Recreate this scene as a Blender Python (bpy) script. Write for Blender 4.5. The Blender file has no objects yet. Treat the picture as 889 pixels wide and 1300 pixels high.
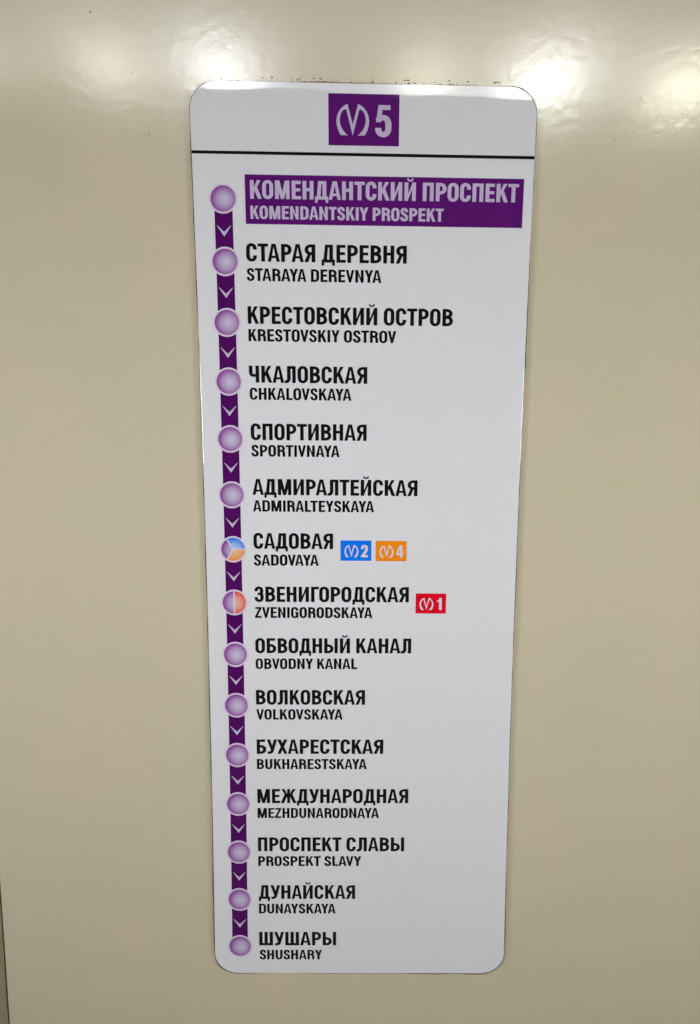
# Route plate of a metro line screwed flat onto a cream wall panel.
import bpy, math, random
from mathutils import Vector, Matrix
from mathutils.geometry import delaunay_2d_cdt

sc = bpy.context.scene
S = 0.055          # metres between two neighbouring stations on the plate
Z0 = 1.75          # height of the first station dot
CX, CS, CD = 2.2579193, 2.9676615, 14.0896209   # camera, in station spacings


def W(u, s, y=0.0):
    return Vector((u * S, y, Z0 - s * S))


# ------------------------------------------------------------- camera
cam = bpy.data.cameras.new('camera')
cam.sensor_fit = 'VERTICAL'
cam.sensor_height = 36.0
cam.lens = 1000.0 / 1300.0 * 36.0
cam.clip_start = 0.02
cam.clip_end = 60
camo = bpy.data.objects.new('camera', cam)
sc.collection.objects.link(camo)
sc.camera = camo
pt, yw, rl = 0.163765, -0.00862006, 0.00245287
fwd = Vector((math.sin(yw) * math.cos(pt), math.cos(yw) * math.cos(pt), -math.sin(pt)))
rgt = Vector((math.cos(yw), -math.sin(yw), 0))
up = rgt.cross(fwd)
r2 = math.cos(rl) * rgt + math.sin(rl) * up
u2 = -math.sin(rl) * rgt + math.cos(rl) * up
M = Matrix((r2, u2, -fwd)).transposed().to_4x4()
M.translation = W(CX, CS, -CD * S)
camo.matrix_world = M

# ------------------------------------------------------------- light
world = bpy.data.worlds.new('World')
sc.world = world
world.use_nodes = True
bg = world.node_tree.nodes['Background']
bg.inputs[0].default_value = (0.95, 0.97, 1.0, 1)
bg.inputs[1].default_value = 0.06
sc.view_settings.view_transform = 'Standard'
sc.view_settings.look = 'None'
sc.view_settings.exposure = 0.0
sc.view_settings.gamma = 1.0


def mirror_point(u, s, z=None, D=None):
    """Where the ray camera > wall point (u, s) > room meets height z or depth D."""
    cm = W(CX, CS, CD * S)
    p = W(u, s, 0)
    d = p - cm
    t = (z - cm.z) / d.z if z is not None else (-D - cm.y) / d.y
    return cm + d * t


def area(name, loc, sx, sy, power, col=(1, 1, 1), rot=(0, 0, 0)):
    l = bpy.data.lights.new(name, 'AREA')
    l.shape = 'ELLIPSE'
    l.size = sx
    l.size_y = sy
    l.energy = power
    l.color = col
    o = bpy.data.objects.new(name, l)
    o.location = loc
    o.rotation_euler = rot
    sc.collection.objects.link(o)
    return o


# hot spots of the lamps behind the long ceiling diffuser (built further down)
HOT = ((-2.13, -2.30, 42, .105, (1.0, .96, .88)), (-.10, -2.19, 88, .11, (.93, .95, 1.0)), (3.43, -2.15, 36, .10, (1.0, 1.0, .86)),
       (5.40, -2.06, 105, .11, (.97, 1.0, .97)), (7.62, -1.95, 80, .105, (1.0, 1.0, .84)), (-4.2, -2.4, 14, .07, (1, .98, .9)))
for x in (-1.55, 1.85):
    o = area('side_fill', (x, -1.05, 1.45), .3, .5, 1.75, (1.0, 1.0, 1.0))  # unseen fill lights added at both sides to brighten the plate's middle
    o.data.spread = math.radians(56)
    o.rotation_euler = (W(CX, 5.2) - o.location).to_track_quat('-Z', 'Z').to_euler()

# ------------------------------------------------------------- materials
def new_mat(name):
    m = bpy.data.materials.new(name)
    m.use_nodes = True
    nt = m.node_tree
    return m, nt, nt.nodes['Principled BSDF']


def node(nt, t, **kw):
    n = nt.nodes.new(t)
    for k, v in kw.items():
        setattr(n, k, v)
    return n


def sheet_bump(nt, b, wave=0.00022, scale=9.0, rough=0.025):
    """The clear gloss film over the whole plate: faint slow waviness."""
    g = node(nt, 'ShaderNodeNewGeometry')
    n = node(nt, 'ShaderNodeTexNoise')
    n.inputs['Scale'].default_value = scale
    n.inputs['Detail'].default_value = 1.5
    nt.links.new(g.outputs['Position'], n.inputs['Vector'])
    bp = node(nt, 'ShaderNodeBump')
    bp.inputs['Strength'].default_value = 1.0
    bp.inputs['Distance'].default_value = wave
    nt.links.new(n.outputs['Fac'], bp.inputs['Height'])
    nt.links.new(bp.outputs['Normal'], b.inputs['Normal'])
    b.inputs['Roughness'].default_value = rough
    b.inputs['IOR'].default_value = 1.46


def print_mat(name, col, col2=None, mottle=0.04):
    m, nt, b = new_mat(name)
    sheet_bump(nt, b)
    g = node(nt, 'ShaderNodeNewGeometry')
    n = node(nt, 'ShaderNodeTexNoise')
    n.inputs['Scale'].default_value = 60
    n.inputs['Detail'].default_value = 6
    nt.links.new(g.outputs['Position'], n.inputs['Vector'])
    mx = node(nt, 'ShaderNodeMix', data_type='RGBA')
    k = col2 or tuple(c * (1 - 3 * mottle) for c in col)
    mx.inputs['A'].default_value = (*col, 1)
    mx.inputs['B'].default_value = (*k, 1)
    nt.links.new(n.outputs['Fac'], mx.inputs['Factor'])
    nt.links.new(mx.outputs['Result'], b.inputs['Base Color'])
    return m


def dot_mat(name, inner, outer, r):
    """Printed button: a radial tint printed round the centre of the dot."""
    m, nt, b = new_mat(name)
    sheet_bump(nt, b)
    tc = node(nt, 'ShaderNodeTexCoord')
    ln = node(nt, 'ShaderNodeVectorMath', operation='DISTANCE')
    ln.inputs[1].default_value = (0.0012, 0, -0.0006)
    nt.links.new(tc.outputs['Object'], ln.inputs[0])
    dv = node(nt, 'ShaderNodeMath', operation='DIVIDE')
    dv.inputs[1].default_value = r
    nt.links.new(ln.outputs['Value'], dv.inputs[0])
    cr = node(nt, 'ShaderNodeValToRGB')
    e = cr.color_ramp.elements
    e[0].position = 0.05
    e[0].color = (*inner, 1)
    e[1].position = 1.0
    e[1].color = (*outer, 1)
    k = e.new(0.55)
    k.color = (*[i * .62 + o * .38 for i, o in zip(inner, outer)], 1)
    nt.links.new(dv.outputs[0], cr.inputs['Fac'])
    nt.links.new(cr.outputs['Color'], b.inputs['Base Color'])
    return m


PLATE = print_mat('white_plate', (.63, .63, .67), (.605, .605, .64))
BLACK = print_mat('black_print', (.006, .006, .007))
PURPLE = print_mat('purple_print', (.100, .007, .150), (.078, .005, .116))
PURPLE2 = print_mat('deep_purple_print', (.080, .004, .110), (.055, .002, .080))
LILAC = print_mat('pale_lilac_print', (.50, .42, .59))
WHITISH = print_mat('pale_badge_print', (.62, .60, .66))
LILAC2 = print_mat('pale_ring_print', (.64, .55, .68))
BLUE = print_mat('blue_print', (.004, .17, .80))
ORANGE = print_mat('orange_print', (.80, .235, .006))
RED = print_mat('red_print', (.66, .003, .018))
R_IN = 0.2142 * S
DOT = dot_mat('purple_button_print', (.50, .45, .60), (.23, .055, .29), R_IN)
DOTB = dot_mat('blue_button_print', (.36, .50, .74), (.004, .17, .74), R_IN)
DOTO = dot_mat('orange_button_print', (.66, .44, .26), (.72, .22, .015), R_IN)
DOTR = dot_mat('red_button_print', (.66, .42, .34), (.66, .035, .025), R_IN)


def wall_mat(name, ca, cb, spec=0.5, rough=0.15):
    m, nt, b = new_mat(name)
    g = node(nt, 'ShaderNodeNewGeometry')
    # slow tone drift of old enamel
    n1 = node(nt, 'ShaderNodeTexNoise')
    n1.inputs['Scale'].default_value = 7
    n1.inputs['Detail'].default_value = 7
    n1.inputs['Roughness'].default_value = .6
    nt.links.new(g.outputs['Position'], n1.inputs['Vector'])
    mr = node(nt, 'ShaderNodeMapRange')
    mr.inputs['From Min'].default_value = .32
    mr.inputs['From Max'].default_value = .68
    nt.links.new(n1.outputs['Fac'], mr.inputs['Value'])
    mx = node(nt, 'ShaderNodeMix', data_type='RGBA')
    mx.inputs['A'].default_value = (*ca, 1)
    mx.inputs['B'].default_value = (*cb, 1)
    nt.links.new(mr.outputs['Result'], mx.inputs['Factor'])
    # fine grain
    n2 = node(nt, 'ShaderNodeTexNoise')
    n2.inputs['Scale'].default_value = 900
    n2.inputs['Detail'].default_value = 3
    nt.links.new(g.outputs['Position'], n2.inputs['Vector'])
    m2 = node(nt, 'ShaderNodeMapRange')
    m2.inputs['From Min'].default_value = .3
    m2.inputs['From Max'].default_value = .7
    m2.inputs['To Min'].default_value = .94
    m2.inputs['To Max'].default_value = 1.05
    nt.links.new(n2.outputs['Fac'], m2.inputs['Value'])
    sc_ = node(nt, 'ShaderNodeVectorMath', operation='SCALE')
    nt.links.new(mx.outputs['Result'], sc_.inputs[0])
    nt.links.new(m2.outputs['Result'], sc_.inputs['Scale'])
    nt.links.new(sc_.outputs['Vector'], b.inputs['Base Color'])
    # orange-peel relief of sprayed enamel
    n3 = node(nt, 'ShaderNodeTexNoise')
    n3.inputs['Scale'].default_value = 120
    n3.inputs['Detail'].default_value = 2.5
    nt.links.new(g.outputs['Position'], n3.inputs['Vector'])
    b1 = node(nt, 'ShaderNodeBump')
    b1.inputs['Strength'].default_value = 1
    b1.inputs['Distance'].default_value = .000118
    nt.links.new(n3.outputs['Fac'], b1.inputs['Height'])
    nt.links.new(b1.outputs['Normal'], b.inputs['Normal'])
    b.inputs['Roughness'].default_value = rough
    b.inputs['IOR'].default_value = 1.5
    return m


WALL = wall_mat('cream_enamel', (.525, .448, .342), (.480, .448, .318))
SIDE = wall_mat('dark_olive_paint', (.30, .245, .16), (.25, .215, .14), rough=.5)


def plain_mat(name, col, rough=.6, emit=None, strength=0):
    m, nt, b = new_mat(name)
    n = node(nt, 'ShaderNodeTexNoise')
    n.inputs['Scale'].default_value = 300
    mx = node(nt, 'ShaderNodeMix', data_type='RGBA')
    mx.inputs['A'].default_value = (*[c * 1.2 for c in col], 1)
    mx.inputs['B'].default_value = (*[c * .75 for c in col], 1)
    nt.links.new(n.outputs['Fac'], mx.inputs['Factor'])
    nt.links.new(mx.outputs['Result'], b.inputs['Base Color'])
    b.inputs['Roughness'].default_value = rough
    if emit:
        b.inputs['Emission Color'].default_value = (*emit, 1)
        b.inputs['Emission Strength'].default_value = strength
    return m


GLUE_SHADE = plain_mat('brown_adhesive_and_shade', (.13, .09, .06), .8)
DIRT = plain_mat('brown_dirt', (.05, .032, .022), .9)
SEAM = plain_mat('dark_gap', (.02, .012, .010), .9)
CEIL = plain_mat('white_ceiling_paint', (.75, .75, .75), .7)


def diffuser_mat():
    m, nt, b = new_mat('light_diffuser')
    b.inputs['Base Color'].default_value = (.75, .75, .75, 1)
    g = node(nt, 'ShaderNodeNewGeometry')
    acc = None
    for (u, s, st, sg, c) in HOT:
        q = mirror_point(u, s, z=2.62)
        d = node(nt, 'ShaderNodeVectorMath', operation='SUBTRACT')
        d.inputs[1].default_value = (q.x, -2.17, 0)
        nt.links.new(g.outputs['Position'], d.inputs[0])
        k = node(nt, 'ShaderNodeVectorMath', operation='MULTIPLY')
        k.inputs[1].default_value = (1 / sg, 1 / .17, 0)
        nt.links.new(d.outputs[0], k.inputs[0])
        dt = node(nt, 'ShaderNodeVectorMath', operation='DOT_PRODUCT')
        nt.links.new(k.outputs[0], dt.inputs[0])
        nt.links.new(k.outputs[0], dt.inputs[1])
        # bell curve with a long soft skirt: 1 / (1 + r2)^2
        a1 = node(nt, 'ShaderNodeMath', operation='ADD')
        a1.inputs[1].default_value = 1
        nt.links.new(dt.outputs['Value'], a1.inputs[0])
        a2 = node(nt, 'ShaderNodeMath', operation='POWER')
        a2.inputs[1].default_value = -2
        nt.links.new(a1.outputs[0], a2.inputs[0])
        cc = node(nt, 'ShaderNodeVectorMath', operation='SCALE')
        cc.inputs[0].default_value = tuple(x * st for x in c)
        nt.links.new(a2.outputs[0], cc.inputs['Scale'])
        ad = node(nt, 'ShaderNodeVectorMath', operation='ADD')
        if acc is None:
            ad.inputs[0].default_value = (2.2, 2.2, 2.1)
        else:
            nt.links.new(acc.outputs[0], ad.inputs[0])
        nt.links.new(cc.outputs[0], ad.inputs[1])
        acc = ad
    nt.links.new(acc.outputs[0], b.inputs['Emission Color'])
    b.inputs['Emission Strength'].default_value = 1
    return m


DIFF = diffuser_mat()
FLOOR = plain_mat('grey_stone_floor', (.09, .085, .08), .5)

# ------------------------------------------------------------- mesh helpers
col = sc.collection


def link(name, verts, faces, mat, parent=None, loc=None, smooth=False):
    me = bpy.data.meshes.new(name)
    o = Vector(loc) if loc is not None else Vector((0, 0, 0))
    me.from_pydata([tuple(Vector(v) - o) for v in verts], [], faces)
    me.materials.append(mat)
    me.update()
    ob = bpy.data.objects.new(name, me)
    col.objects.link(ob)
    ob.location = o if parent is None else o - parent_origin(parent)
    ob.parent = parent
    return ob


def parent_origin(p):
    v = Vector((0, 0, 0))
    while p is not None:
        v += p.location
        p = p.parent
    return v


def tag(o, label=None, cat=None, group=None, kind=None):
    for k, v in (('label', label), ('category', cat), ('group', group), ('kind', kind)):
        if v:
            o[k] = v
    return o


def dup(o, parent, shift):
    c = o.copy()
    col.objects.link(c)
    c.parent = parent
    c.location = o.location + shift
    return c


WP = dict(w0=.0012533, w1=.0025234, w2=.0586804, w3=.0002301, w4=.0014175, w6=.1085492,
          w7=-.0380034, w8=.0129508, w9=.0015916)


def P(u, s, y=0.0):
    """Point of the plate. The plate is not a perfect rectangle: a few
    millimetres of waist and skew run through its outline and its print."""
    t = (s - 7) / 8
    x = (u - 2.35) / 2.8
    du = WP['w0'] * t * t + WP['w1'] * t ** 3 + x * (WP['w2'] * t * t + WP['w3'] * t ** 3)
    ds = WP['w6'] * t ** 3 + x * (WP['w7'] * t + WP['w8'] * t * t + WP['w9'] * t ** 3) + WP['w4'] * t ** 4
    return W(u + du, s + ds, y)


LAY = 0.00012      # one layer of print film


def box_print(name, u0, u1, s0, s1, mat, parent, layer=1, n=12):
    """A thin printed rectangle with its own thickness."""
    y = -layer * LAY
    out = []
    for i in range(n + 1):
        out.append((u0 + (u1 - u0) * i / n, s0))
    for i in range(n + 1):
        out.append((u1 + (u0 - u1) * i / n, s1))
    v = [P(a, b, y) for a, b in out] + [P(a, b, y + LAY * .8) for a, b in out]
    m = len(out)
    f = [tuple(range(m))[::-1]]
    f += [(i, (i + 1) % m, (i + 1) % m + m, i + m) for i in range(m)]
    # split the big face into strips so it follows the outline exactly
    f = [(n - i - 1 + 0, n - i, m - 1 - (n - i), m - 1 - (n - i - 1)) for i in range(n)][::-1] + f[1:]
    return link(name, v, f, mat, parent)


# ------------------------------------------------------------- lettering
V, H = .216, .172


def rp(pts, cuts, closed=False):
    """Polyline whose corners are rounded; cuts[i] = (cut before, cut after)."""
    out = []
    n = len(pts)
    rng = range(n) if closed else range(1, n - 1)
    if not closed:
        out.append(Vector(pts[0]))
    cuts = [list(c) for c in cuts]
    nc = len(cuts)
    for j, i in enumerate(rng):      # neighbouring rounded corners must not overlap
        ln = (Vector(pts[(i + 1) % n]) - Vector(pts[i])).length
        if j + 1 < nc or closed:
            k = (j + 1) % nc
            t = cuts[j][1] + cuts[k][0]
            if t > ln:
                cuts[j][1] *= ln / t
                cuts[k][0] *= ln / t
        else:
            cuts[j][1] = min(cuts[j][1], ln)
        if j == 0 and not closed:
            cuts[0][0] = min(cuts[0][0], (Vector(pts[i]) - Vector(pts[i - 1])).length)
    for j, i in enumerate(rng):
        p = Vector(pts[i])
        a = Vector(pts[(i - 1) % n])
        b = Vector(pts[(i + 1) % n])
        ca, cb = cuts[j]
        p0 = p + (a - p).normalized() * ca
        p3 = p + (b - p).normalized() * cb
        if ca == 0 and cb == 0:
            out.append(p)
            continue
        k = .60
        p1 = p0.lerp(p, k)
        p2 = p3.lerp(p, k)
        N = 9
        for q in range(N + 1):
            t = q / N
            out.append(p0 * (1 - t) ** 3 + p1 * 3 * t * (1 - t) ** 2 + p2 * 3 * t * t * (1 - t) + p3 * t ** 3)
    if not closed:
        out.append(Vector(pts[-1]))
    res = [out[0]]
    for p in out[1:]:
        if (p - res[-1]).length > 1e-4:
            res.append(p)
    if closed and (res[0] - res[-1]).length < 1e-4:
        res.pop()
    return res


def stroke(path, closed=False, v=V, h=H):
    n = len(path)
    L, R = [], []
    for i in range(n):
        if closed:
            t = path[(i + 1) % n] - path[(i - 1) % n]
        elif i == 0:
            t = path[1] - path[0]
        elif i == n - 1:
            t = path[-1] - path[-2]
        else:
            t = (path[i + 1] - path[i]).normalized() + (path[i] - path[i - 1]).normalized()
        t = t.normalized()
        w = math.hypot(t.x * h / 2, t.y * v / 2)
        nn = Vector((-t.y, t.x))
        L.append(path[i] + nn * w)
        R.append(path[i] - nn * w)
    m = n if closed else n - 1
    return [[L[i], L[(i + 1) % n], R[(i + 1) % n], R[i]] for i in range(m)]


def rc(x0, y0, x1, y1):
    return [[(x0, y0), (x1, y0), (x1, y1), (x0, y1)]]


def pg(*p):
    return [list(p)]


def bowl(x, w, y0, y1, cx=None):
    """Right-hand bowl from stem x to width w between outer heights y0 and y1."""
    a, b = y0 + H / 2, y1 - H / 2
    cx = cx or min(.26, (w - x) * .75)
    r = (b - a) / 2
    r = min(r, .2)
    return stroke(rp([(x - .04, b), (w - V / 2, b), (w - V / 2, a), (x - .04, a)], [(cx, r), (r, cx)]))


def ringo(w, y0=-.012, y1=1.012, ry=.24):
    a, b, l, r = y0 + H / 2, y1 - H / 2, V / 2, w - V / 2
    rx = (r - l) / 2
    return stroke(rp([(l, b), (r, b), (r, a), (l, a)], [(ry, rx), (rx, ry), (ry, rx), (rx, ry)], True), True)


def mirror(polys, w):
    return [[(w - p[0], p[1]) for p in q] for q in polys]


def letterC(w, t0=.66, t1=.34):
    a, b, l, r = -.012 + H / 2, 1.012 - H / 2, V / 2, w - V / 2
    rx = (r - l) / 2
    return stroke(rp([(r, t0), (r, b), (l, b), (l, a), (r, a), (r, t1)],
                     [(.22, rx), (rx, .24), (.24, rx), (rx, .22)]))


def glyphs():
    G = {}
    st = lambda: rc(0, 0, V, 1)
    G['А'] = (.70, pg((0, 0), (.195, 0), (.385, 1), (.235, 1)) + pg((.70, 0), (.505, 0), (.315, 1), (.465, 1)) + rc(.12, .20, .58, .335), .008, .008)
    G['Б'] = (.61, st() + rc(0, 1 - H, .55, 1) + bowl(V, .61, 0, .61), .065, .035)
    up_ = bowl(V, .595, .45, 1)
    lo_ = bowl(V, .625, 0, .595)
    G['В'] = (.625, st() + up_ + lo_, .065, .035)
    G['Г'] = (.50, st() + rc(0, 1 - H, .50, 1), .065, .01)
    G['Д'] = (.76, rc(.20, 1 - H, .655, 1) + rc(.655 - V, 0, .655, 1) + pg((.195, 1), (.385, 1), (.30, .05), (.095, .05)) +
              rc(0, 0, .76, H) + rc(0, -.17, .15, .02) + rc(.61, -.17, .76, .02), .02, .02)
    G['Е'] = (.53, st() + rc(0, 1 - H, .52, 1) + rc(0, .43, .49, .43 + H * .95) + rc(0, 0, .53, H), .065, .03)
    kx = lambda x0: pg((x0 - .02, .36), (x0 + .20, 1), (x0 + .425, 1), (x0 - .02, .36)) 
    arms = pg((V - .02, .30), (V - .02, .53), (.40, 1), (.625, 1)) + pg((.255, .66), (.365, .72), (.665, 0), (.44, 0), (.235, .50))
    arms = pg((V - .03, .29), (V - .03, .55), (.405, 1), (.62, 1)) + pg((.22, .53), (.40, .655), (.66, 0), (.445, 0))
    G['К'] = (.655, st() + arms, .065, .005)
    r_ = [[(p[0] + .375, p[1]) for p in q] for q in arms]
    G['Ж'] = (1.04, rc(.4225, 0, .6175, 1) + r_ + mirror(r_, 1.04), .005, .005)
    G['З'] = (.58, stroke(rp([(V / 2, .69), (V / 2, 1.012 - H / 2), (.56 - V / 2, 1.012 - H / 2), (.56 - V / 2, .525), (.20, .525)],
                             [(.2, .19), (.19, .2), (.17, .12)])) +
              stroke(rp([(.20, .525), (.58 - V / 2, .525), (.58 - V / 2, -.012 + H / 2), (V / 2, -.012 + H / 2), (V / 2, .31)],
                        [(.12, .19), (.2, .19), (.19, .2)])), .035, .04)
    G['И'] = (.655, st() + rc(.655 - V, 0, .655, 1) + pg((V - .03, 0), (V - .03, .30), (.655 - V + .03, 1), (.655 - V + .03, .70)), .065, .065)
    br = stroke(rp([(.19, 1.21), (.215, 1.095), (.44, 1.095), (.465, 1.21)], [(.09, .09), (.09, .09)]), v=.10, h=.085)
    G['Й'] = (.655, G['И'][1] + br, .065, .065)
    G['Л'] = (.67, rc(.16, 1 - H, .67, 1) + rc(.67 - V, 0, .67, 1) +
              stroke(rp([(.255, .95), (.255, H / 2 - .012), (0, H / 2 - .012)], [(.24, .14)])), .02, .065)
    G['М'] = (.83, rc(0, 0, V - .01, 1) + rc(.84 - V, 0, .83, 1) + pg((0.02, 1), (.262, 1), (.415 + .085, 0), (.415 - .085, 0)) +
              pg((.81, 1), (.568, 1), (.415 - .085, 0), (.415 + .085, 0)), .065, .065)
    G['Н'] = (.625, st() + rc(.625 - V, 0, .625, 1) + rc(.1, .44, .55, .44 + H), .065, .065)
    G['О'] = (.63, ringo(.63), .042, .042)
    G['П'] = (.62, st() + rc(.62 - V, 0, .62, 1) + rc(.1, 1 - H, .55, 1), .065, .065)
    G['Р'] = (.60, st() + bowl(V, .60, .375, 1), .065, .03)
    G['С'] = (.615, letterC(.615), .042, .035)
    G['Т'] = (.60, rc(.30 - V / 2, 0, .30 + V / 2, 1) + rc(0, 1 - H, .60, 1), .012, .012)
    G['У'] = (.66, pg((0, 1), (.21, 1), (.425, .36), (.28, .20)) + pg((.66, 1), (.455, 1), (.255, .22), (.44, .18)) +
              stroke(rp([(.352, .235), (.30, H / 2 - .005), (.06, H / 2 - .005)], [(.15, .12)])), .005, .005)
    G['Х'] = (.66, pg((0, 1), (.22, 1), (.66, 0), (.44, 0)) + pg((.66, 1), (.44, 1), (0, 0), (.22, 0)), .005, .005)
    G['Ч'] = (.61, rc(.61 - V, 0, .61, 1) + stroke(rp([(V / 2, 1), (V / 2, .425), (.5, .425)], [(.17, .14)])), .05, .065)
    G['Ш'] = (.90, st() + rc(.45 - V / 2, 0, .45 + V / 2, 1) + rc(.90 - V, 0, .90, 1) + rc(.05, 0, .85, H), .065, .065)
    G['Ы'] = (.88, st() + bowl(V, .60, 0, .60) + rc(.88 - V, 0, .88, 1), .065, .065)
    Rm = st() + bowl(V, .61, .40, 1) + pg((.23, .47), (.43, .47), (.63, 0), (.415, 0))
    G['Я'] = (.63, mirror(Rm, .63), .02, .065)
    for a, b in zip('ABEHKMOPCTX', 'АВЕНКМОРСТХ'):
        G[a] = G[b]
    Rl = st() + bowl(V, .61, .42, 1) + stroke(rp([(.30, .49), (.51, .49), (.525, 0)], [(.14, .16)]), v=V * .98)
    G['R'] = (.635, Rl, .065, .03)
    G['D'] = (.63, st() + bowl(V, .63, 0, 1, .24), .065, .042)
    G['G'] = (.63, letterC(.63, .67, .34) + rc(.36, .41, .63, .41 + H * .9) + rc(.63 - V, .30, .63, .50) + rc(.63 - V * .55, 0, .63, .40), .042, .05)
    G['I'] = (V, st(), .065, .065)
    G['L'] = (.50, st() + rc(0, 0, .50, H), .065, .015)
    G['N'] = (.64, st() + rc(.64 - V, 0, .64, 1) + pg((V - .03, 1), (V - .03, .69), (.64 - V + .03, 0), (.64 - V + .03, .31)), .065, .065)
    G['S'] = (.59, stroke(rp([(.575 - V / 2, .70), (.575 - V / 2, 1.012 - H / 2), (.015 + V / 2, 1.012 - H / 2), (.015 + V / 2, .60),
                              (.59 - V / 2, .42), (.59 - V / 2, -.012 + H / 2), (V / 2, -.012 + H / 2), (V / 2, .315)],
                             [(.19, .18), (.18, .18), (.14, .2), (.2, .14), (.18, .19), (.19, .19)])), .03, .03)
    G['U'] = (.63, stroke(rp([(V / 2, 1), (V / 2, -.012 + H / 2), (.63 - V / 2, -.012 + H / 2), (.63 - V / 2, 1)],
                             [(.26, .2175), (.2175, .26)])), .06, .06)
    G['V'] = (.66, pg((0, 1), (.205, 1), (.415, 0), (.245, 0)) + pg((.66, 1), (.455, 1), (.245, 0), (.415, 0)), .005, .005)
    G['Y'] = (.66, pg((0, 1), (.22, 1), (.43, .42), (.23, .42)) + pg((.66, 1), (.44, 1), (.23, .42), (.43, .42)) + rc(.33 - V / 2, 0, .33 + V / 2, .45), .005, .005)
    G['Z'] = (.56, rc(.03, 1 - H, .55, 1) + rc(0, 0, .56, H) + pg((0, H * .8), (.34, 1 - H * .9), (.55, 1 - H * .8), (.215, H * .9)), .03, .03)
    G['1'] = (.38, rc(.38 - V, 0, .38, 1) + rc(.0, .68, .3, .80) + pg((.10, .80), (.24, 1), (.38, 1), (.38, .74)), .06, .08)
    G['2'] = (.56, stroke(rp([(V / 2, .66), (V / 2, 1.012 - H / 2), (.555 - V / 2, 1.012 - H / 2), (.555 - V / 2, .58), (.13, .10)],
                             [(.2, .18), (.18, .2), (.16, .2)])) + rc(.0, 0, .55, H) + pg((0, .0), (0, .10), (.08, .22), (.25, .1)), .04, .04)
    G['4'] = (.58, rc(.30, 0, .30 + V * .95, 1) + rc(0, .22, .58, .22 + H) + pg((0, .22), (0, .38), (.27, 1), (.43, 1), (.14, .34)), .03, .03)
    G['5'] = (.57, rc(.11, .85, .53, 1) + pg((.11, 1), (.27, 1), (.215, .50), (.03, .45)) +
              stroke(rp([(.10, .50), (.17, .605), (.57 - V / 2, .605), (.57 - V / 2, -.012 + H / 2), (V / 2, -.012 + H / 2), (V / 2, .28)],
                        [(.02, .02), (.2, .2), (.2, .19), (.19, .19)])), .04, .04)
    return G


GL = glyphs()
CACHE = {}


def tri(key, polys):
    """Union of overlapping polygons as one clean triangulation."""
    if key in CACHE:
        return CACHE[key]
    vs, fs = [], []
    for q in polys:
        pts = [Vector((p[0], p[1])) for p in q]
        a = sum(pts[i].x * pts[(i + 1) % len(pts)].y - pts[(i + 1) % len(pts)].x * pts[i].y for i in range(len(pts)))
        if abs(a) < 1e-9:
            continue
        if a < 0:
            pts.reverse()
        fs.append(list(range(len(vs), len(vs) + len(pts))))
        vs += pts
    v, e, f, *_ = delaunay_2d_cdt(vs, [], fs, 0, 1e-5)

    def inside(x, y):
        for q in fs:
            c = False
            for i in range(len(q)):
                a, b = vs[q[i]], vs[q[i - 1]]
                if (a.y > y) != (b.y > y) and x < (b.x - a.x) * (y - a.y) / (b.y - a.y) + a.x:
                    c = not c
            if c:
                return True
        return False
    f = [q for q in f if inside(sum(v[i].x for i in q) / 3, sum(v[i].y for i in q) / 3)]
    CACHE[key] = ([(p.x, p.y) for p in v], [tuple(q) for q in f])
    return CACHE[key]


KERN = {'AY': -.075, 'YA': -.085, 'VA': -.075, 'AV': -.07, 'AT': -.055, 'TA': -.07, 'ТА': -.06, 'АТ': -.05, 'LT': -.07,
        'РА': -.045, 'ГО': -.04, 'OV': -.02, 'VO': -.02, 'LA': 0, 'LK': 0}


def text_geo(txt):
    x = 0
    V_, F_ = [], []
    prev = None
    xmax = 0
    for ch in txt:
        if ch == ' ':
            x += .27
            prev = None
            continue
        w, polys, lb, rb = GL[ch]
        if prev is not None:
            x += lb + KERN.get(prev + ch, 0)
        elif x > 0:
            x += lb
        v, f = tri(ch, polys)
        o = len(V_)
        V_ += [(a + x, b) for a, b in v]
        F_ += [tuple(i + o for i in q) for q in f]
        x += w
        xmax = x
        x += rb
        prev = ch
    return V_, F_, xmax


def flat(name, pts2, faces, mp, mat, parent, layer):
    """Printed ink: a thin film with front face and side walls."""
    y = -layer * LAY
    n = len(pts2)
    uv = [mp(a, b) for a, b in pts2]
    v = [P(a, b, y) for a, b in uv] + [P(a, b, y + LAY * .6) for a, b in uv]
    edges = {}
    for q in faces:
        for i in range(len(q)):
            edges[(q[i], q[(i + 1) % len(q)])] = 1
    f = [tuple(q) for q in faces]
    for (a, b) in edges:
        if (b, a) not in edges:
            f.append((b, a, a + n, b + n))
    return link(name, v, f, mat, parent)


def text(name, txt, p0, p1, cap, mat, parent, layer=1):
    """Set txt from point p0 to p1 (left and right end of the baseline)."""
    v, f, w = text_geo(txt)
    k = (p1[0] - p0[0]) / w
    mp = lambda a, b: (p0[0] + a * k, p0[1] + (p1[1] - p0[1]) * a / w - b * cap)
    return flat(name, v, f, mp, mat, parent, layer)


# metro M logo, in units of its own height, centre line x = 0
def logo_polys():
    X = lambda px, py: ((px - 356) / 296.0, (538 - py) / 296.0)
    outer = [X(303, 242), X(270, 258), X(243, 280), X(218, 312), X(200, 352), X(192, 398), X(196, 440), X(206, 478), X(218, 508), X(236, 536)]
    inner = [X(308, 538), X(284, 520), X(258, 490), X(238, 455), X(226, 412), X(226, 375), X(236, 338), X(250, 312), X(268, 297), X(288, 291)]
    polys = []
    allp = []
    m = len(outer)
    for i in range(m - 1):
        allp.append([outer[i], outer[i + 1], inner[m - 2 - i], inner[m - 1 - i]])
    allp.append([X(303, 242), X(288, 291), X(293, 303), X(356, 538), X(356, 436)])
    return allp + [[(-a, b) for a, b in q] for q in allp]


LOGO = tri('logo', logo_polys())


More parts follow.
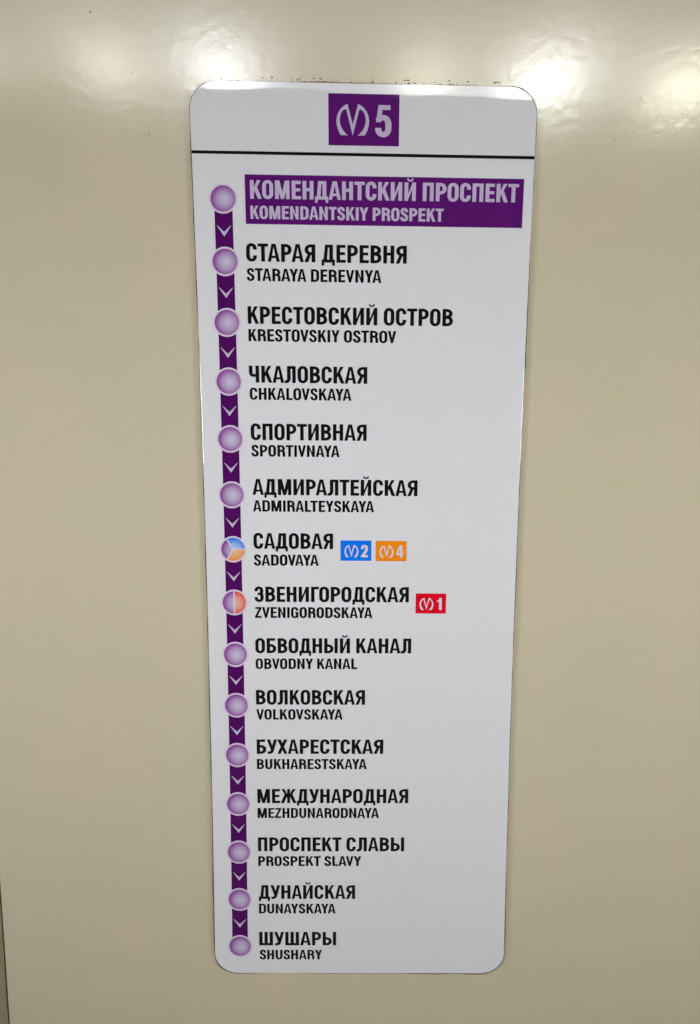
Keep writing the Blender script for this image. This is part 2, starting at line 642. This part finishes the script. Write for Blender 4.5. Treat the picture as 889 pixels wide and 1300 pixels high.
def logo(name, u, s, h, mat, parent, layer=2, kx=1.0):
    """u, s = centre of the foot line; h = height in spacings."""
    return flat(name, LOGO[0], LOGO[1], lambda a, b: (u + a * h * kx, s - b * h), mat, parent, layer)


# ------------------------------------------------------------- the setting
wall_y = 0.0042
EDGE = (-4.801 - (13.334 + 3.5) * (-.023 / 2.577), -4.801 - (21 - 13.334) * .00893)


def slab(name, pts, y0, y1, mat, parent=None):
    n = len(pts)
    v = [Vector((a, y0, b)) for a, b in pts] + [Vector((a, y1, b)) for a, b in pts]
    f = [tuple(range(n)), tuple(range(2 * n - 1, n - 1, -1))]
    f += [((i + 1) % n, i, i + n, (i + 1) % n + n) for i in range(n)]
    return link(name, v, f, mat, parent)


def xz(u, s):
    p = W(u, s)
    return (p.x, p.z)


def edge_u(s):
    return -4.801 - (s - 13.334) * .00893


wall = slab('wall', [xz(edge_u(31.5), 31.5), (1.9, 0.02), (1.9, 2.72), xz(edge_u(-17.5), -17.5)], wall_y, wall_y + .03, WALL)
tag(wall, kind='structure')
bm = wall.modifiers.new('bevel', 'BEVEL')
bm.width = .0012
bm.segments = 3
recess = slab('wall_recess', [(-1.6, .02), xz(edge_u(31.5), 31.5), xz(edge_u(-17.5), -17.5), (-1.6, 2.72)],
              wall_y + .006, wall_y + .03, SIDE)
recess.location.x = -0.0042
tag(recess, kind='structure')
back = slab('wall_backing', [(-1.7, .0), (2.0, .0), (2.0, 2.74), (-1.7, 2.74)], wall_y + .031, wall_y + .08, SEAM)
tag(back, kind='structure')
floor = link('floor', [(-4, -5, 0), (4, -5, 0), (4, .08, 0), (-4, .08, 0)], [(0, 1, 2, 3)], FLOOR)
tag(floor, kind='structure')

# ceiling with a long light diffuser; its far edge shows as the band of light
# mirrored along the top of the plate
D = 2.3
a = mirror_point(-.172, -1.876, D=D)
b = mirror_point(5.209, -1.683, D=D)
dz = (b.z - a.z) / (b.x - a.x)
cz = lambda x: a.z + (x - a.x) * dz
for nm, y0, y1, mt, off in (('ceiling_light', -D, -1.45, DIFF, 0.0), ('ceiling', -1.449, .04, CEIL, .0)):
    v = [(x, y, cz(x) + t) for t in (0, .03) for x, y in ((-2.4, y0), (2.4, y0), (2.4, y1), (-2.4, y1))]
    f = [(3, 2, 1, 0), (4, 5, 6, 7), (0, 1, 5, 4), (1, 2, 6, 5), (2, 3, 7, 6), (3, 0, 4, 7)]
    o = link(nm, v, f, mt)
    if nm == 'ceiling':
        tag(o, kind='structure')
    else:
        tag(o, 'long white luminous diffuser panel along the ceiling, mirrored in the top of the plate', 'ceiling light')
# ------------------------------------------------------------- the plate
sign = bpy.data.objects.new('route_sign', None)
sign.location = W(2.34, 14.6, .0)
col.objects.link(sign)
tag(sign, 'tall white gloss metro route plate with purple line of stations on the cream wall', 'sign')


def outline(grow=0.0, seed=None, n=14):
    le, re, te, be = -.4989 - grow, 5.1793 + grow, -1.7889 - grow, 14.5856 + grow * 3  # extra growth at the foot shapes the backing's shadow line
    ru, rs = .46, .44
    pts = []

    def arc(cx, cs, a0):
        for i in range(n + 1):
            t = math.radians(a0 + 90 * i / n)
            pts.append((cx + ru * math.cos(t), cs - rs * math.sin(t)))
    arc(re - ru, te + rs, 0)
    pts.extend([(re - ru - (re - le - 2 * ru) * i / 40, te) for i in range(1, 40)])
    arc(le + ru, te + rs, 90)
    pts.extend([(le, te + rs + (be - te - 2 * rs) * i / 120) for i in range(1, 120)])
    arc(le + ru, be - rs, 180)
    pts.extend([(le + ru + (re - le - 2 * ru) * i / 40, be) for i in range(1, 40)])
    arc(re - ru, be - rs, 270)
    pts.extend([(re, be - rs - (be - te - 2 * rs) * i / 120) for i in range(1, 120)])
    if seed is not None:
        r = random.Random(seed)
        cu, cs = 2.34, 6.4
        out = []
        w = 0
        for (p, q) in pts:
            w = w * .8 + r.uniform(-.006, .007)
            du = (1 if p > cu else -1) * w if abs(q - cs) < 7.7 else 0
            out.append((p + du, q + (w if q > cs else -w) * (0 if du else 1)))
        pts = out
    return pts


def plate_solid(name, pts, y0, y1, mat, bev):
    """Front face, eased edge and side wall from an outline (counter-clockwise seen from the front)."""
    cu, cs = 2.34, 6.4
    rings = []
    for (inset, y) in ((bev, y0), (bev * .3, y0 + bev * .3 * S), (0, y0 + bev * S), (0, y1)):
        rings.append([P(p - math.copysign(min(inset, abs(p - cu)), p - cu) * (1 if abs(p - cu) > 2.3 else abs(p - cu) / 2.3),
                        q - math.copysign(min(inset, abs(q - cs)), q - cs) * (1 if abs(q - cs) > 7.6 else abs(q - cs) / 7.6), y) for p, q in pts])
    n = len(pts)
    v = [p for r in rings for p in r]
    f = [tuple(range(n))]
    for k in range(len(rings) - 1):
        o = k * n
        f += [(o + (i + 1) % n, o + i, o + n + i, o + n + (i + 1) % n) for i in range(n)]
    f.append(tuple(range(4 * n - 1, 3 * n - 1, -1)))
    return link(name, v, f, mat, sign)


# front face winding: seen from -y the outline must run counter-clockwise
O = outline()
plate = plate_solid('plate', O, 0.0, .0030, PLATE, .007)
backing = plate_solid('backing', outline(.0155, 5), .0024, .0043, GLUE_SHADE, .002)  # old adhesive rim; its deeper bottom strip imitates the plate's shadow in brown
backing['label'] = 'brown old adhesive edge round the plate, widened below as its shadow line'

box_print('divider_line', -.4950, 5.1745, -.739, -.690, BLACK, sign, 1, 20)

# badge with the line number at the top
badge = box_print('line_badge', 1.773, 2.933, -1.6332, -.8514, PURPLE, sign, 1)
badge['label'] = 'purple badge with metro logo and figure 5'
logo('logo', 2.172, -1.005, .475, LILAC, badge, 2, 1.02)
v, f, w = text_geo('5')
text('numeral', '5', (2.540, -.993), (2.806, -.993), .478, LILAC, badge, 2)

# route line, station dots and arrows
seg0 = box_print('line_segment', -.153, .153, .10, .90, PURPLE2, sign, 1, 2)
ARW = [[(-.122, .425), (-.118, .420), (0, .527), (0, .598)], [(.122, .425), (.118, .420), (0, .527), (0, .598)]]


def disc(name, r, y, mat, parent, a0=0, a1=360, gap=0.0, n=72):
    """Printed disc or sector round station 0; gap keeps a bare line at the cuts."""
    full = a1 - a0 >= 360
    c = P(0, 0, y)
    pts = []
    k = n if full else max(6, int(n * (a1 - a0) / 360))
    if full:
        pts = [(r * math.cos(2 * math.pi * i / k), r * math.sin(2 * math.pi * i / k)) for i in range(k)]
    else:
        h = math.radians(a1 - a0) / 2
        mid = math.radians(a0) + h
        off = gap / math.sin(h)
        pts = [(off * math.cos(mid), off * math.sin(mid))]
        d = math.asin(gap / r)
        for i in range(k + 1):
            t = math.radians(a0) + d + (2 * h - 2 * d) * i / k
            pts.append((r * math.cos(t), r * math.sin(t)))
    v = [Vector((c.x + p * S, y, c.z + q * S)) for p, q in pts]
    v += [Vector((c.x + p * S, y + LAY * .6, c.z + q * S)) for p, q in pts]
    m = len(pts)
    f = [tuple(range(m))] + [((i + 1) % m, i, i + m, (i + 1) % m + m) for i in range(m)]
    return link(name, v, f, mat, parent, loc=c)


segs = [seg0]
c0 = P(0, 0)
for k in range(14):
    s = k
    seg = seg0 if k == 0 else box_print('line_segment', -.153, .153, k + .10, k + .90, PURPLE2, sign, 1, 2)
    pts, fs = tri('arrow', ARW)
    flat('arrow', pts, fs, lambda a_, b_: (a_, b_ + s), LILAC, seg, 2)

dot0 = disc('station_dot', .2455, -2 * LAY, LILAC2, sign)
fill0 = disc('dot_fill', .2142, -3 * LAY, DOT, dot0)
for k in range(1, 15):
    d = dup(dot0, sign, P(0, k) - c0)
    if k not in (6, 7):
        dup(fill0, d, Vector((0, 0, 0)))
        continue
    if k == 6:
        d['label'] = 'station dot split into purple, blue and orange thirds'
        secs = ((120, 240, DOT, 'purple'), (0, 120, DOTB, 'blue'), (240, 360, DOTO, 'orange'))
    else:
        d['label'] = 'station dot split into a purple and a red half'
        secs = ((90, 270, DOT, 'purple'), (-90, 90, DOTR, 'red'))
    for a0, a1, mt, cn in secs:
        q = disc('dot_sector', .2142, -3 * LAY, mt, dot0, a0, a1, .0135)
        q.parent = d
        q['label'] = cn + ' sector of the station dot'

# station names: baseline ends of the Russian and of the Latin line, in spacings
ROWS = [
    ('КОМЕНДАНТСКИЙ ПРОСПЕКТ', 'KOMENDANTSKIY PROSPEKT', (.456, -.006), (4.942, -.013), (.453, .311), (3.699, .313)),
    ('СТАРАЯ ДЕРЕВНЯ', 'STARAYA DEREVNYA', (.362, -.008), (3.094, -.004), (.363, .309), (2.667, .316)),
    ('КРЕСТОВСКИЙ ОСТРОВ', 'KRESTOVSKIY OSTROV', (.362, .016), (3.908, .020), (.366, .310), (2.934, .316)),
    ('ЧКАЛОВСКАЯ', 'CHKALOVSKAYA', (.360, .012), (2.435, .016), (.365, .309), (2.159, .311)),
    ('СПОРТИВНАЯ', 'SPORTIVNAYA', (.367, .014), (2.430, .014), (.372, .307), (1.950, .308)),
    ('АДМИРАЛТЕЙСКАЯ', 'ADMIRALTEYSKAYA', (.376, -.003), (3.351, .001), (.379, .301), (2.572, .302)),
    ('САДОВАЯ', 'SADOVAYA', (.375, -.014), (1.830, -.014), (.376, .302), (1.565, .300)),
    ('ЗВЕНИГОРОДСКАЯ', 'ZVENIGORODSKAYA', (.377, -.013), (3.226, -.018), (.380, .293), (2.555, .290)),
    ('ОБВОДНЫЙ КАНАЛ', 'OBVODNY KANAL', (.374, -.025), (3.284, -.031), (.376, .285), (2.277, .281)),
    ('ВОЛКОВСКАЯ', 'VOLKOVSKAYA', (.372, -.014), (2.429, -.016), (.372, .286), (2.008, .283)),
    ('БУХАРЕСТСКАЯ', 'BUKHARESTSKAYA', (.371, -.026), (2.781, -.030), (.371, .286), (2.468, .282)),
    ('МЕЖДУНАРОДНАЯ', 'MEZHDUNARODNAYA', (.369, -.018), (3.268, -.022), (.370, .289), (2.708, .285)),
    ('ПРОСПЕКТ СЛАВЫ', 'PROSPEKT SLAVY', (.371, -.018), (3.200, -.021), (.372, .292), (2.373, .289)),
    ('ДУНАЙСКАЯ', 'DUNAYSKAYA', (.376, -.013), (2.256, -.015), (.377, .298), (1.875, .297)),
    ('ШУШАРЫ', 'SHUSHARY', (.376, -.018), (1.886, -.020), (.381, .286), (1.612, .284)),
]
for k, (ru, la, a0, a1, b0, b1) in enumerate(ROWS):
    ad = lambda p: (p[0], p[1] + k)
    if k == 0:
        band = box_print('name_band', .370, 5.0243, -.3831, .3934, PURPLE, sign, 1, 16)
        band['label'] = 'purple band behind the first station name'
        text('station_name', ru, ad(a0), ad(a1), .288, LILAC, band, 2)
        text('latin_name', la, ad(b0), ad(b1), .207, LILAC, band, 2)
    else:
        t = text('station_name', ru, ad(a0), ad(a1), .290, BLACK, sign, 1)
        t['label'] = 'black station name lettering reading ' + ru
        text('latin_name', la, ad(b0), ad(b1), .207, BLACK, t, 1)

# badges of the lines one can change to
for (u0, u1, s0, s1, mt, num, nm) in ((1.964, 2.530, 5.822, 6.202, BLUE, '2', 'blue'), (2.606, 3.170, 5.828, 6.206, ORANGE, '4', 'orange'),
                                      (3.352, 3.913, 6.812, 7.194, RED, '1', 'red')):
    q = box_print('transfer_badge', u0, u1, s0, s1, mt, sign, 1, 2)
    q['label'] = '%s badge with metro logo and figure %s' % (nm, num)
    logo('logo', u0 + .200, s1 - .068, .232, WHITISH, q, 2, 1.0)
    if num == '1':
        text('numeral', num, (u0 + .395, s1 - .068), (u0 + .482, s1 - .068), .230, WHITISH, q, 2)
    else:
        text('numeral', num, (u0 + .375, s1 - .068), (u0 + .505, s1 - .068), .230, WHITISH, q, 2)

# ------------------------------------------------------------- dirt and old glue
rnd = random.Random(11)


def blob(V_, F_, u, s, r, y, warp, el=1.0):
    n = rnd.randint(5, 8)
    o = len(V_)
    ang = rnd.uniform(0, 6.28)
    fn = P if warp else W
    ring = []
    for i in range(n):
        t = ang + 6.2832 * i / n
        rr = r * rnd.uniform(.55, 1.25)
        ring.append((u + rr * el * math.cos(t), s - rr * math.sin(t)))
    V_ += [fn(p, q, y) for p, q in ring]
    V_.append(fn(u, s, y - .25 * r * S))
    F_ += [(o + i, o + (i + 1) % n, o + n) for i in range(n)]


vv, ff = [], []
x = -.25
while x < 4.9:
    dens = .8 if .6 < x < 3.9 else .45
    if rnd.random() < dens:
        for j in range(rnd.choice((1, 1, 2, 3))):
            blob(vv, ff, x + rnd.gauss(0, .03), -1.789 - rnd.choice((.022, .03, .05, .075)) - rnd.random() * .012,
                 rnd.uniform(.005, .013), wall_y - .00002, True, rnd.uniform(1, 2.6))
    x += rnd.uniform(.03, .14)
for j in range(26):      # a few crumbs down both long edges
    side = rnd.random() < .45
    blob(vv, ff, (-.53 if side else 5.205) + rnd.uniform(-.008, .008), rnd.uniform(-1, 14.2), rnd.uniform(.006, .012), wall_y - .00002, True, .8)
res = link('adhesive_residue', vv, ff, DIRT, sign)
tag(res, kind='stuff')
res['label'] = 'brown crumbs of old glue along the top edge'

for (u, s, r) in ((-2.179, -3.064, .014), (-2.183, -3.045, .011), (-2.11, -2.874, .010), (-2.632, -3.089, .008), (-1.28, -1.167, .014),
                  (-3.365, -2.816, .008), (-1.544, -2.126, .009), (6.578, -1.078, .012), (6.69, -.967, .008), (5.225, 2.28, .016),
                  (5.343, 2.636, .007), (5.343, 5.472, .008), (5.310, 10.829, .010), (-4.766, 14.881, .009), (6.1, 11.2, .006),
                  (-3.4, 9.6, .006), (7.9, 4.1, .006), (-2.7, 5.2, .005), (6.7, 7.6, .005), (8.2, 13.0, .007)):
    vv, ff = [], []
    blob(vv, ff, u, s, r, wall_y - .00002, False)
    link('dirt_speck', vv, ff, DIRT, wall)
